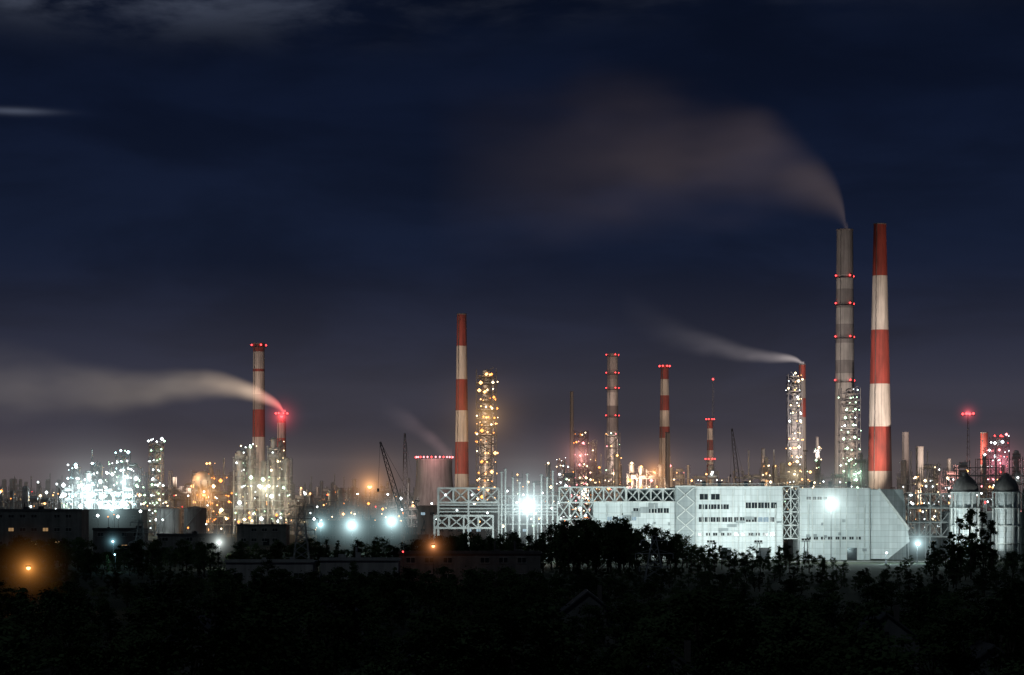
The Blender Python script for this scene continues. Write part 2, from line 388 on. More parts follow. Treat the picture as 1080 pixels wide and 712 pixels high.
process_unit(202,242,1480,494,512,['orange','warm','orange','yellow'],0.85,23,6,0.95)
process_unit(246,306,1450,470,496,['green','yellow','cool','cool'],0.55,24,6,0.85)
process_unit(250,300,1560,485,505,['yellow','warm'],0.6,25,6,0.8)
process_unit(540,606,1550,490,508,['cool','yellow','green','warm'],0.5,26,6,0.7)
process_unit(600,665,1650,487,501,['pink','orange','warm','yellow'],0.65,27,6,0.85)
process_unit(662,722,1700,486,500,['orange','warm','pink','yellow'],0.7,28,6,0.95)
process_unit(720,770,1700,494,506,['warm','yellow','cool'],0.4,29)
process_unit(775,832,1650,484,503,['warm','yellow'],0.25,30,6,0.7)
process_unit(822,870,1600,480,505,['yellow','green','warm'],0.5,31,6,0.75)
process_unit(868,915,1600,480,500,['green','cool'],0.4,32,6,0.75)
process_unit(950,1010,1500,486,506,['cool','cool','yellow'],0.35,33,6,0.7)
process_unit(1000,1090,1420,480,500,['cool','pink','warm','cool'],0.45,34,6,0.75)
process_unit(330,440,1700,514,525,['orange','warm','yellow'],0.3,35,6,0.7)
process_unit(300,440,1420,522,532,['warm','yellow','cool','warm'],0.3,351,6,0.6)
process_unit(-30,62,1700,512,522,['yellow','cool','warm'],0.4,36,6,0.7)
process_unit(-30,64,1300,522,532,['yellow','cool','warm'],0.3,361,6,0.55)
process_unit(175,205,1600,506,520,['yellow','warm'],0.3,37)
process_unit(-60,1140,2000,506,516,['warm','yellow','cool','cool'],0.11,38,9,0.8,6.0,M_steel,'pipe_rack')

# horizontal drum / spheroid vessel, orange lit
def sphere_tank(px,py,d,rp):
    x=WX(px,d); z=WZ(py,d); r=rp*d/F; mb=MB(); lg=MB()
    mb.rings(x,d,[(max(0.01,r*math.cos(a)),z+r*math.sin(a)) for a in [(-90+180*i/12)*math.pi/180 for i in range(13)]],24)
    for i in range(8):
        t=i*math.pi/4; lg.cyl((x+r*math.cos(t),d+r*math.sin(t),0),(x+r*math.cos(t),d+r*math.sin(t),z),0.4,0.4,8)
        u=t+math.pi/4; lg.beam((x+r*math.cos(t),d+r*math.sin(t),z*0.3),(x+r*math.cos(u),d+r*math.sin(u),z*0.8),0.2)
    e=finish('spherical_tank',(x,d,0),[('shell',mb,[M_vessel]),('legs',lg,[M_steel])])
    return e
e=sphere_tank(213,507,1440,10); lamp_light(e,(-8,-12,38),(1,0.45,0.18),11000)
# ------------------------------------------------------------ storage tanks & background halls
def tank(px,top,d,wp,key=None):
    x=WX(px,d); h=WZ(top,d); r=wp*d/F/2; mb=MB(); st=MB()
    mb.cyl((x,d,0),(x,d,h),r,r,28,0,False); mb.rings(x,d,[(r,h),(r*0.5,h+r*0.12),(0.01,h+r*0.16)],28)
    for i in range(14):
        t=math.pi+i*0.16; st.beam((x+(r+0.4)*math.cos(t),d+(r+0.4)*math.sin(t),h*i/14),(x+(r+0.4)*math.cos(t+0.16),d+(r+0.4)*math.sin(t+0.16),h*(i+1)/14),0.3)
    st.rings(x,d,[(r,h+1),(r,h+1.15)],28)
    finish('storage_tank',(x,d,0),[('shell',mb,[M_conc]),('stair',st,[M_steel])])
for px,top,d,w in [(352,528,1500,34),(392,530,1500,30),(178,536,1400,26),(206,536,1350,24),(318,530,1450,22),(20,528,1500,30),(47,530,1520,22)]: tank(px,top,d,w)

def hall(px0,px1,top,d,depth,wall,rows=1,lit=0.0,name='warehouse',seed=0,roofm=M_roof,key='dimw',wh=1.4,step=5):
    rnd=random.Random(seed); x0=WX(px0,d);x1=WX(px1,d);h=WZ(top,d); wa=MB(); wi=MB(); ro=MB(); fr=MB()
    wa.box(x0,x1,d,d+depth,0,h-0.3); ro.box(x0-0.4,x1+0.4,d-0.4,d+depth+0.4,h-0.299,h)
    ro.box(x0-0.2,x1+0.2,d-0.2,d+0.1,h+0.001,h+0.5)
    for r in range(rows):
        zc=h*(r+0.55)/rows; x=x0+2
        while x<x1-3:
            w=2.2
            if rnd.random()<0.85:
                wi.box(x,x+w,d-0.06,d-0.01,zc-wh/2,zc+wh/2,1 if rnd.random()<lit else 0)
                fr.box(x-0.12,x+w+0.12,d-0.16,d-0.07,zc+wh/2,zc+wh/2+0.14); fr.box(x-0.2,x+w+0.2,d-0.22,d-0.07,zc-wh/2-0.16,zc-wh/2)
                fr.box(x+w/2-0.06,x+w/2+0.06,d-0.12,d-0.07,zc-wh/2,zc+wh/2)
            x+=step
    xd=x0+(x1-x0)*rnd.uniform(0.3,0.7); wi.box(xd,xd+3,d-0.12,d-0.07,0,3.2,0)
    for q in range(max(2,int((x1-x0)/12))):
        x=rnd.uniform(x0+1,x1-3); ro.box(x,x+rnd.uniform(0.8,2.4),d+3,d+5,h+0.001,h+rnd.uniform(0.7,1.8)); 
        if rnd.random()<0.4: ro.cyl((x,d+6,h),(x,d+6,h+3),0.3,0.3,8)
    return finish(name,((x0+x1)/2,d,0),[('walls',wa,[wall]),('windows',wi,[M_glass,L[key]]),('roof',ro,[roofm]),('frames',fr,[M_kerb])])
hall(-20,86,538,1050,18,M_plaster,3,0.06,'factory_hall',1,M_roof,'dimw')
hall(98,150,558,1000,16,M_plaster,2,0.1,'factory_hall',2)
hall(166,228,564,980,16,M_plaster,2,0.05,'factory_hall',3)
hall(84,150,538,1250,18,M_brickw,2,0.15,'factory_hall',4,M_roof,'dimc')
hall(250,302,554,1150,16,M_plaster,2,0.1,'factory_hall',5)
hall(334,420,550,1200,20,M_plaster,2,0.05,'factory_hall',6)
hall(238,330,592,600,10,M_concl,1,0.0,'warehouse',7,M_kerb,wh=1.2)
hall(338,420,590,605,12,M_concl,1,0.0,'warehouse',8,M_kerb,wh=1.2)
hall(421,570,583,650,22,M_plaster,2,0.0,'warehouse',9,M_roof)
hall(440,560,534,1300,20,M_concl,2,0.1,'factory_hall',11,M_concl,'dimc')

# ------------------------------------------------------------ cooling tower
def cooling_tower(px,top,d,wtop,wbase):
    x=WX(px,d); zt=WZ(top,d); k=d/F/2; mb=MB(); lg=MB(); lm=MB(); prof=[]
    for i in range(13):
        t=i/12; z=5+(zt-5)*t; w=wtop*(1+((1-t*1.12)**2-0.0144)*(wbase/wtop-1)); prof.append((w*k,z))
    mb.rings(x,d,prof,40); mb.rings(x,d,[(prof[-1][0],zt),(prof[-1][0]-0.8,zt),(prof[-1][0]-0.8,zt-8),(0.1,zt-8)],40,0)
    r0=prof[0][0]
    for i in range(36):
        t=i*math.pi/18; u=t+math.pi/36; lg.beam((x+r0*1.03*math.cos(t),d+r0*1.03*math.sin(t),0),(x+r0*math.cos(u),d+r0*math.sin(u),5),0.5); lg.beam((x+r0*1.03*math.cos(t+math.pi/18),d+r0*1.03*math.sin(t+math.pi/18),0),(x+r0*math.cos(u),d+r0*math.sin(u),5),0.5)
    rt=prof[-1][0]
    for i in range(14):
        t=math.pi+ (i+0.5)*math.pi/14*1.0
        lm.octa((x+(rt+0.3)*math.cos(t),d+(rt+0.3)*math.sin(t),zt+1),0.65,LI['pink' if i%3 else 'red'])
        lg.beam((x+rt*math.cos(t),d+rt*math.sin(t),zt),(x+rt*math.cos(t),d+rt*math.sin(t),zt+1),0.12)
    e=finish('cooling_tower',(x,d,0),[('shell',mb,[M_concl]),('legs',lg,[M_conc]),('rim_lights',lm,LM)])
    lamp_light(e,(0,-rt-10,zt+8),(1,0.35,0.35),8000)
    return e
cooling_tower(458,484,1450,38,60)
fill_mast(WX(440,1350),1350,20,(WX(458,1450),1450,30),0.9e5,(1,0.8,0.72),50)

# ------------------------------------------------------------ cranes
def crane(px0,py0,px1,py1,d,w=1.6):
    a=Vector((WX(px0,d),d,WZ(py0,d) if py0<560 else 3)); b=Vector((WX(px1,d),d,WZ(py1,d))); bo=MB(); ca=MB()
    ax=(b-a).normalized(); n=int((b-a).length/3); s1=Vector((0,1,0)); s2=ax.cross(s1).normalized()
    cs=[s1+s2,s1-s2,-s1-s2,-s1+s2]
    def P(i,c):
        t=i/n; ww=w*(0.3+0.7*math.sin(math.pi*min(1,max(0.05,t))) )/2; return a+(b-a)*t+c*ww
    for i in range(n):
        for j in range(4):
            bo.beam(P(i,cs[j]),P(i+1,cs[j]),0.3); bo.beam(P(i,cs[j]),P(i+1,cs[(j+1)%4]),0.18)
    # A-frame, stay cables, hook line
    m=Vector((a.x+7,d,a.z+9)); bo.beam((a.x+5,d-1,a.z),m,0.35); bo.beam((a.x+5,d+1,a.z),m,0.35); bo.beam(m,b,0.14); bo.beam(m,(a.x+8,d,a.z),0.2)
    bo.beam(b,(b.x-1,d,b.z*0.55),0.12); bo.box(b.x-1.5,b.x-0.5,d-0.4,d+0.4,b.z*0.55-1.6,b.z*0.55)
    ca.box(a.x-1,a.x+9,d-2.2,d+2.2,a.z-1,a.z+2.2); ca.box(a.x-2,a.x+0.5,d-3.4,d-2.25,a.z-1,a.z+2.4)
    ca.box(a.x-2,a.x+8,d-3.6,d-2,0,1.6); ca.box(a.x-2,a.x+8,d+2,d+3.6,0,1.6); ca.cyl((a.x+3,d,1),(a.x+3,d,a.z-0.9),2,2,12)
    finish('crawler_crane',(a.x,d,0),[('boom_and_stays',bo,[M_steeld]),('body_and_tracks',ca,[M_rust])])
crane(432,570,401,466,1150,2.2); crane(428,570,427,457,1400,2.4); crane(783,570,772,452,1600,2.6)

# ------------------------------------------------------------ power pylon
def pylon(px,py,d):
    x=WX(px,d);h=WZ(py,d);mb=MB()
    def hw(z): return 2.4*(1-z/h)+0.45
    z=0
    for sx in (-1,1):
        for sy in (-1,1): mb.beam((x+sx*hw(0),d+sy*hw(0),0),(x+sx*hw(h),d+sy*hw(h),h),0.2)
    while z<h-2:
        a=hw(z);b=hw(z+2.6)
        for s in (-1,1):
            mb.beam((x-a,d+s*a,z),(x+b,d+s*b,z+2.6),0.12); mb.beam((x+a,d+s*a,z),(x-b,d+s*b,z+2.6),0.12)
            mb.beam((x+s*a,d-a,z),(x+s*b,d+b,z+2.6),0.12)
        z+=2.6
    for zz,w in ((h-1,3.5),(h-4.5,5),(h-8,4)):
        mb.beam((x-w,d,zz),(x+w,d,zz),0.2); mb.beam((x-w,d,zz),(x,d,zz+1.3),0.12); mb.beam((x+w,d,zz),(x,d,zz+1.3),0.12)
        for s in (-1,1): mb.cyl((x+s*w,d,zz-1.3),(x+s*w,d,zz),0.12,0.12,6)
    finish('power_pylon',(x,d,0),[('lattice',mb,[M_steel])])
pylon(318,531,720); pylon(148,548,850); pylon(690,566,640)

# ------------------------------------------------------------ open steel frames
def frame(mb,px0,px1,pys,d,step,w=0.5,depth=8,brace=1.0,seed=0,legs=True,m=0):
    rnd=random.Random(seed); X0=WX(px0,d);X1=WX(px1,d);n=max(1,round((px1-px0)/step)); zs=[WZ(p,d) for p in pys]
    for y in (d,d+depth):
        for z in zs: mb.beam((X0,y,z),(X1,y,z),w,m)
        for i in range(n+1):
            x=X0+(X1-X0)*i/n; mb.beam((x,y+0.01,0 if (legs and i%2==0) else zs[-1]),(x,y+0.01,zs[0]),w*0.9,m)
        for i in range(n):
            xa=X0+(X1-X0)*i/n; xb=X0+(X1-X0)*(i+1)/n
            for j in range(len(zs)-1):
                if rnd.random()<brace: mb.beam((xa,y,zs[j]),(xb,y,zs[j+1]),w*0.6,m)
                if rnd.random()<brace: mb.beam((xb,y,zs[j]),(xa,y,zs[j+1]),w*0.6,m)
    for i in range(n+1):
        x=X0+(X1-X0)*i/n
        for z in zs: mb.beam((x,d,z),(x,d+depth,z),w*0.7,m)
D=900
fr=MB(); pp=MB(); lm=MB()
frame(fr,462,526,[515,530],D,16,0.65,9,1,1)
frame(fr,458,520,[544,557],D,15.5,0.65,9,1,2)
frame(fr,526,588,[523,533,543,553],D+6,10,0.35,9,0.4,3)
for i,px in enumerate((529,533,541,548,556,563,571,577,583)):
    x=WX(px,D-2); zt=WZ((497,494,503,508,499,509,500,503,496)[i],D-2)
    pp.cyl((x,D-2,0),(x,D-2,zt),0.34,0.34,10,0)
    for z in (zt*0.5,zt*0.75,zt-0.5): pp.rings(x,D-2,[(0.34,z),(0.6,z),(0.6,z+0.3),(0.34,z+0.3)],10,0)
for z in (18,19.2,20.5): pp.cyl((WX(462,D),D+4,z),(WX(588,D),D+4,z),0.35,0.35,8)
for px,py in ((470,522),(482,538),(498,522),(514,541),(535,518),(545,530),(572,520),(582,536)):
    lm.octa((WX(px,D),D-0.8,WZ(py,D)),0.4,LI['cool'])
finish('pipe_rack',(WX(520,D),D,0),[('steel_frame',fr,[M_steelw]),('pipes',pp,[M_steelw]),('lamps',lm,LM)])
fr=MB(); lm=MB(); pp=MB()
frame(fr,958,1004,[521,536,551,566],D+10,11.5,0.45,10,0.4,5)
for z in (14,20): pp.cyl((WX(958,D+10),D+14,z),(WX(1004,D+10),D+14,z),0.5,0.5,10)
for px,py in ((965,530),(990,545)): lm.octa((WX(px,D),D+9,WZ(py,D)),0.35,LI['cool'])
finish('pipe_rack',(WX(980,D),D,0),[('steel_frame',fr,[M_steelw]),('pipes',pp,[M_steelw]),('lamps',lm,LM)])

# ------------------------------------------------------------ large white industrial building
X=lambda p:WX(p,D); Z=lambda p:WZ(p,D)
wl=MB(); tr=MB(); wn=MB(); st=MB()
wl.box(X(626),X(712),D,D+34,0,Z(530),0)
wl.box(X(712.2),X(733),D-1.6,D+34,0,Z(513.5),1)
wl.box(X(733.2),X(825),D,D+38,0,Z(514),0)
wl.box(X(843),X(917),D-2,D+36,0,Z(516),0)
# upper clad part set back behind the roof truss
wl.box(X(660),X(712),D+10,D+33.9,Z(530)+0.01,Z(515),1)
# stepped darker panels on the left wall
for i in range(7):
    a=630+i*9; st.box(X(a),X(a+9.6),D-0.35-0.01*(i%2),D-0.02,Z(562-i*4.2),Z(556-i*4.2),1)
for i in range(4): st.box(X(758+i*9),X(768+i*9),D-0.35-0.01*(i%2),D-0.02,Z(560-i*4),Z(557-i*4),1)
# parapet copings
for a,b,t,dy in ((626,712,530,0),(733.2,825,514,0),(843,917,516,-2),(712.2,733,513.5,-1.6)):
    tr.box(X(a)-0.2,X(b)+0.2,D+dy-0.3,D+dy+0.5,Z(t)+0.004,Z(t)+0.45)
# pilasters
for a in list(range(734,826,13))+list(range(844,918,12)):
    y=D-2 if a>840 else D
    tr.box(X(a)-0.15,X(a)+0.15,y-0.25,y-0.003,0,Z(516.6))
# plinth band / horizontal girts
for a,b,dy in ((626,712,0),(733.5,825,0),(843.2,917,-2)):
    for pz in (541.5,556,570):
        if a==626 or a>800 or pz!=541.5: tr.box(X(a),X(b),D+dy-0.14,D+dy-0.004,Z(pz)-0.1,Z(pz)+0.1)
# windows (glass with frames)
def ribbon(a,b,t,bo,dash,gap,dy=0,lit=0.0):
    p=a
    while p+dash<=b+0.01:
        wn.box(X(p),X(p+dash),D+dy-0.1,D+dy-0.02,Z(bo),Z(t),0 if random.random()>lit else 1)
        tr.box(X(p)-0.1,X(p+dash)+0.1,D+dy-0.3,D+dy-0.01,Z(bo)-0.22,Z(bo)-0.01)
        tr.box(X(p+dash/2)-0.05,X(p+dash/2)+0.05,D+dy-0.16,D+dy-0.105,Z(bo),Z(t))
        p+=dash+gap
ribbon(668,708,536,541,5.4,1.0); ribbon(640,674,545,549,5.4,1.0,0,0.1)
ribbon(738,760,521,527,9,3); ribbon(737,772,532,537,5.6,0.9); ribbon(786,820,530,536,6,0.8); ribbon(737,818,545.5,550.5,5.2,1.0,0,0.08)
ribbon(850,872,524,527,4.5,1.2,-2); ribbon(737,818,562,565,4.5,3)
ribbon(850,910,566,569,4.5,3,-2)
for a in (640,760,800,892):  # roller doors
    y=-2 if a>840 else 0
    wn.box(X(a),X(a+11),D+y-0.12,D+y-0.02,0,4.6,0)
# roof trusses and open frames
frame(st,590,660,[514,530],D+0.6,11,0.55,9,1,7,False)
frame(st,661,712,[515.5,529.6],D+0.6,12.5,0.45,8,1,8,False)
frame(st,588,626,[530,548,566],D+1,12.5,0.5,12,1,9,True)
frame(st,825.5,842.5,[513,526,540,554,568],D+2,8.5,0.4,16,1,10,True)
# X frames on stair tower
for j in range(4):
    z0=Z(578-16*j); z1=Z(562-16*j); tr.beam((X(713.5),D-1.9,z0),(X(732),D-1.9,z1),0.3); tr.beam((X(732),D-1.9,z0),(X(713.5),D-1.9,z1),0.3)
# roof rails & vents
for a,b,t in ((733,825,514),(843,917,516)):
    p=a
    while p<b: tr.beam((X(p),D+1,Z(t)),(X(p),D+1,Z(t)+1.3),0.08); p+=4
    tr.beam((X(a),D+1,Z(t)+1.3),(X(b),D+1,Z(t)+1.3),0.1)
for a in (745,762,790,808,860,880,900): tr.cyl((X(a),D+12,Z(514)),(X(a),D+12,Z(514)+1.8),0.7,0.7,10); tr.dome(X(a),D+12,Z(514)+1.8,1.0,0.5,10)
# downpipes, vents, small wall equipment
for a in (640,655,690,741,779,818,852,885,911):
    y=D-2 if a>840 else D
    tr.cyl((X(a),y-0.45,0),(X(a),y-0.45,Z(532)),0.14,0.14,6)
for i in range(16):
    a=random.choice([random.uniform(630,708),random.uniform(738,820),random.uniform(848,912)]); y=D-2 if a>840 else D; z=random.uniform(3,18)
    st.box(X(a),X(a)+random.uniform(0.6,1.6),y-0.7,y-0.01,z,z+random.uniform(0.5,1.2),1)
# inclined gallery wedge on the right
def prism(mb,poly,y0,y1,m):
    n=len(poly); vs=[(a,y0,b) for a,b in poly]+[(a,y1,b) for a,b in poly]
    mb.add(vs,[tuple(range(n)),tuple(reversed(range(n,2*n)))]+[(i,n+i,n+(i+1)%n,(i+1)%n) for i in range(n)],m)
prism(wl,[(X(917.2),0),(X(957),0),(X(956),Z(534)),(X(953),Z(516)),(X(917.2),Z(516))],D+2,D+30,1)
prism(wl,[(X(917.4),0.5),(X(935),0.5),(X(957.5),Z(571)),(X(955),Z(557)),(X(925),Z(516.5)),(X(917.4),Z(516.5))],D-4,D+1.98,0)
prism(tr,[(X(924),Z(516.2)),(X(926),Z(515.2)),(X(957.5),Z(557)),(X(956),Z(559.5))],D-4.4,D-4.02,0)
e=finish('industrial_building',(X(775),D,0),[('walls',wl,[M_clad,M_cladg]),('trim',tr,[M_steelw]),('windows_and_doors',wn,[M_glass,L['dimc']]),('trusses',st,[M_steelw,M_cladg])])

# ------------------------------------------------------------ silos with domed caps
def silo(px,d,wp,top,body):
    x=WX(px,d); r=wp*d/F/2; zt=WZ(top,d); zb=WZ(body,d); mb=MB(); cp=MB(); fr=MB()
    mb.cyl((x,d,4),(x,d,zb),r*0.85,r*0.85,24); mb.rings(x,d,[(0.8,1),(r*0.85,4)],24)
    cp.rings(x,d,[(r,zb),(r*1.02,zb+0.5),(r*0.8,zb+(zt-zb)*0.55),(r*0.4,zb+(zt-zb)*0.85),(r*0.25,zb+(zt-zb)*0.9),(r*0.25,zt),(0.01,zt+0.6)],24)
    cp.rings(x,d,[(0.01,zb-0.02),(r,zb)],24)
    for i in range(10):
        t=i*math.pi/5; fr.beam((x+r*1.05*math.cos(t),d+r*1.05*math.sin(t),0),(x+r*1.05*math.cos(t),d+r*1.05*math.sin(t),zb),0.4)
    for z in (zb*0.25,zb*0.5,zb*0.75,zb-0.6): fr.rings(x,d,[(r*0.86,z),(r*1.12,z),(r*1.12,z+0.4),(r*0.86,z+0.4)],24)
    e=finish('storage_silo',(x,d,0),[('body',mb,[M_clad]),('cap',cp,[M_conc]),('frame',fr,[M_steelw])])
    return e
silo(1018,880,28,500,518); silo(1061,880,27,500,518); silo(1092,885,26,502,520)
wl=MB(); wl.box(WX(1005,900),WX(1100,900),900,925,0,WZ(540,900)); tr=MB(); frame(tr,1004,1100,[526,540,556],895,12,0.35,4,0.3,33)
finish('silo_service_building',(WX(1050,900),900,0),[('walls',wl,[M_cladg]),('steel',tr,[M_steelw])])

# ------------------------------------------------------------ bright lamps
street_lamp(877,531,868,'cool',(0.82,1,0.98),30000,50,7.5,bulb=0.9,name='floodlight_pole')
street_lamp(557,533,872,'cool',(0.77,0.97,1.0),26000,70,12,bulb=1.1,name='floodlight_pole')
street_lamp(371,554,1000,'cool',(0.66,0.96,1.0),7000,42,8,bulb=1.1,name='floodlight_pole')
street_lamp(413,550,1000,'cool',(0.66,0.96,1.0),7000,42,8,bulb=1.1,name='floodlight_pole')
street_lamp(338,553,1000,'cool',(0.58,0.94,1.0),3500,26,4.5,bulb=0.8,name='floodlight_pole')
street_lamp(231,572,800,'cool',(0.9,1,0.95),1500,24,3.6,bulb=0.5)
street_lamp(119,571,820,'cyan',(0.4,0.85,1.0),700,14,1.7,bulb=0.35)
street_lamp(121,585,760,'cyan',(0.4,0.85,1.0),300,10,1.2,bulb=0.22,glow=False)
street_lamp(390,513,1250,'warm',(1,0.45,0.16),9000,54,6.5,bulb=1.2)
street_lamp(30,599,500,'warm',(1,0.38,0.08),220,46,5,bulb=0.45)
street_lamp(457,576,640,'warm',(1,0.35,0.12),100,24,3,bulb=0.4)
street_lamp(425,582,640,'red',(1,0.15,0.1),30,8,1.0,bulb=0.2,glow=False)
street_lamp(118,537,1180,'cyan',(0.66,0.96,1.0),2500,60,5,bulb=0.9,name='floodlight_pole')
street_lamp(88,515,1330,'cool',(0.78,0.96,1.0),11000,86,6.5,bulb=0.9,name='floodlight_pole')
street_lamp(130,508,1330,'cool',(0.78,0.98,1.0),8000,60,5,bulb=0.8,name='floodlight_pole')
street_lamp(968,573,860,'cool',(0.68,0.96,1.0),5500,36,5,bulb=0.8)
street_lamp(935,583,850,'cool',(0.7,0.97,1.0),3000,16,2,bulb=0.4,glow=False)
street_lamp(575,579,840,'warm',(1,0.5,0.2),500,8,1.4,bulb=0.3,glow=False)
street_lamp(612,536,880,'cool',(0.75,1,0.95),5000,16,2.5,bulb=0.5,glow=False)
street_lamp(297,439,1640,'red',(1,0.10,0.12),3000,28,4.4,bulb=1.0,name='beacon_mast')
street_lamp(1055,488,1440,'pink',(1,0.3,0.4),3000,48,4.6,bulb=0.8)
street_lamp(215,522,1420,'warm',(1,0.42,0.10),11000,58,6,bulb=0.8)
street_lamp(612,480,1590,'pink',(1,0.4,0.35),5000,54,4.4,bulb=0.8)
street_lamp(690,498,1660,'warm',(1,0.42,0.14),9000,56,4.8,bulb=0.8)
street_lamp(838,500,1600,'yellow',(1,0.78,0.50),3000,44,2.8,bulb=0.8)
street_lamp(901,500,1600,'green',(0.65,1,0.75),3000,44,2.6,bulb=0.8)  # lamp added to brighten the green-lit column, not a street lamp
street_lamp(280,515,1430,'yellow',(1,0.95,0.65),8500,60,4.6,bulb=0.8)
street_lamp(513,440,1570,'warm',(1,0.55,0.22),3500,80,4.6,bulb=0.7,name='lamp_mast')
street_lamp(745,500,1650,'warm',(1,0.5,0.2),6000,26,2.6,bulb=0.7,glow=False)
street_lamp(353,519,1500,'orange',(1,0.4,0.15),6000,30,2.6,bulb=0.7,glow=False)
street_lamp(30,524,1500,'yellow',(1,0.7,0.4),8000,26,2.2,bulb=0.7,glow=False)
# added fill lights low in front of the white building, hidden by trees
for px,pz,pw in ((600,8,13000),(655,7,18000),(700,7,18000),(750,7,30000),(800,7,30000),(985,7,13000),(1040,8,10000),(500,8,19000),(540,8,9000)):
    x=WX(px,862); fill_mast(x,862,pz,(x+2,900,20),pw,(0.90,1,0.97),110)
fill_mast(WX(850,845),845,8,(WX(885,900),900,18),28000,(0.90,1,0.97),110)
for px,d,pw in ((80,1320,90000),(110,1320,80000),(135,1330,50000)): fill_mast(WX(px,d),d,14,(WX(px,1400),1400,30),pw,(0.78,0.98,1),110)
for px,d,pw in ((690,1640,55000),(620,1590,38000),(800,1590,26000),(980,1440,18000),(270,1390,55000)): fill_mast(WX(px,d),d,22,(WX(px,d+60),d+60,36),pw,(1,0.70,0.48),110)
# many small distant lamps on poles
pl=MB(); lm=MB()
for i in range(270):
    d=random.uniform(1150,1900); px=random.uniform(-40,1120) if i%2 else random.uniform(-20,460); z=random.uniform(7,14) if random.random()<0.6 else random.uniform(14,26)
    x=WX(px,d); pl.cyl((x,d,0),(x,d,z),0.15,0.1,5,0,False); pl.beam((x,d,z),(x,d-1,z+0.2),0.1)
    k=random.choice(['warm','orange','yellow','cool','cool','yellow','cool','red'])
    lm.octa((x,d-1,z),random.choice((0.25,0.35,0.5,0.75)),LI[k])
finish('distant_street_lamps',(0,1500,0),[('poles',pl,[M_steel]),('lamps',lm,LM)])

# ------------------------------------------------------------ smoke plumes (volumes; lamplight on the smoke is put in as emission)
def fcurve(nt,inp,pts):
    n=nt.nodes.new('ShaderNodeFloatCurve'); c=n.mapping.curves[0]
    while len(c.points)>2: c.points.remove(c.points[1])
    c.points[0].location=pts[0]; c.points[1].location=pts[-1]
    for p in pts[1:-1]: c.points.new(p[0],p[1])
    for p in c.points: p.handle_type='AUTO_CLAMPED'
    n.mapping.update(); nt.links.new(inp,n.inputs['Value']); return n.outputs[0]
def plume(pts,d,ramp,nscale=30,k=0.7,name='smoke_plume',rate=0.35):
    pts=[(WX(a,d),WZ(b,d),r*d/F,B) for a,b,r,B in pts]
    x0,z0=pts[0][0],pts[0][1]; Ln=x0-pts[-1][0]
    P=[((x0-a)/Ln,b-z0,r,B) for a,b,r,B in pts]
    zmin=min(p[1] for p in P); zmax=max(p[1] for p in P)+0.01; rm=max(p[2] for p in P); Bm=max(p[3] for p in P)
    n=14; vs=[]; fs=[]; S=[]
    for i in range(len(P)-1):
        for j in range(3):
            t=j/3; S.append(tuple(P[i][q]*(1-t)+P[i+1][q]*t for q in range(4)))
    S.append(P[-1])
    for t,z,r,B in S:
        R=r*1.4+1.0
        for i in range(n):
            a=2*math.pi*i/n; vs.append((-t*Ln+(1.5 if t==0 else 0),math.cos(a)*R,z+math.sin(a)*R))
    for q in range(len(S)-1):
        for i in range(n): fs.append((q*n+i,(q+1)*n+i,(q+1)*n+(i+1)%n,q*n+(i+1)%n))
    fs.append(tuple(range(n))); fs.append(tuple(reversed(range((len(S)-1)*n,len(S)*n))))
    me=bpy.data.meshes.new(name); me.from_pydata(vs,[],fs); me.update()
    m=bpy.data.materials.new('smoke'); m.use_nodes=True; nt=m.node_tree; nt.nodes.clear()
    tc=nt.nodes.new('ShaderNodeTexCoord'); sx=nt.nodes.new('ShaderNodeSeparateXYZ'); nt.links.new(tc.outputs['Object'],sx.inputs[0])
    M=lambda op,a,b=None,c=False: math_node(nt,op,a,b,c)
    t=M('MULTIPLY',sx.outputs[0],-1/Ln,True)
    zc=M('ADD',M('MULTIPLY',fcurve(nt,t,[(p[0],(p[1]-zmin)/(zmax-zmin)) for p in P]),zmax-zmin),zmin)
    r=M('ADD',M('MULTIPLY',fcurve(nt,t,[(p[0],p[2]/rm) for p in P]),rm),0.3)
    B=M('MULTIPLY',fcurve(nt,t,[(p[0],p[3]/Bm) for p in P]),Bm)
    dz=M('DIVIDE',M('SUBTRACT',sx.outputs[2],zc),r); dy=M('DIVIDE',sx.outputs[1],r)
    q2=M('ADD',M('MULTIPLY',dz,dz),M('MULTIPLY',dy,dy))
    mp=nt.nodes.new('ShaderNodeMapping'); mp.inputs['Scale'].default_value=(0.45/nscale,1/nscale,1/nscale); nt.links.new(tc.outputs['Object'],mp.inputs[0])
    no=nt.nodes.new('ShaderNodeTexNoise'); no.inputs['Scale'].default_value=1; no.inputs['Detail'].default_value=2; nt.links.new(mp.outputs[0],no.inputs['Vector'])
    nz=M('MULTIPLY',M('SUBTRACT',no.outputs['Fac'],0.5),M('MULTIPLY',M('MINIMUM',M('MULTIPLY',t,6),1.0),2*k))
    f=M('ADD',M('SUBTRACT',1.0,q2),nz,True); f=M('MULTIPLY',f,f)
    s=M('DIVIDE',M('MULTIPLY',f,B),r)
    cr=nt.nodes.new('ShaderNodeValToRGB'); nt.links.new(t,cr.inputs[0]); el=cr.color_ramp.elements
    el[0].position=ramp[0][0]; el[0].color=(*ramp[0][1],1); el[1].position=ramp[-1][0]; el[1].color=(*ramp[-1][1],1)
    for p,c in ramp[1:-1]: e=el.new(p); e.color=(*c,1)
    em=nt.nodes.new('ShaderNodeEmission'); nt.links.new(cr.outputs[0],em.inputs[0]); nt.links.new(s,em.inputs[1])
    o=nt.nodes.new('ShaderNodeOutputMaterial'); nt.links.new(em.outputs[0],o.inputs['Volume'])
    try: m.cycles.volume_step_rate=rate
    except Exception: pass
    me.materials.append(m)
    ob=bpy.data.objects.new(name,me); ob.location=(x0,d,z0); scene.collection.objects.link(ob)
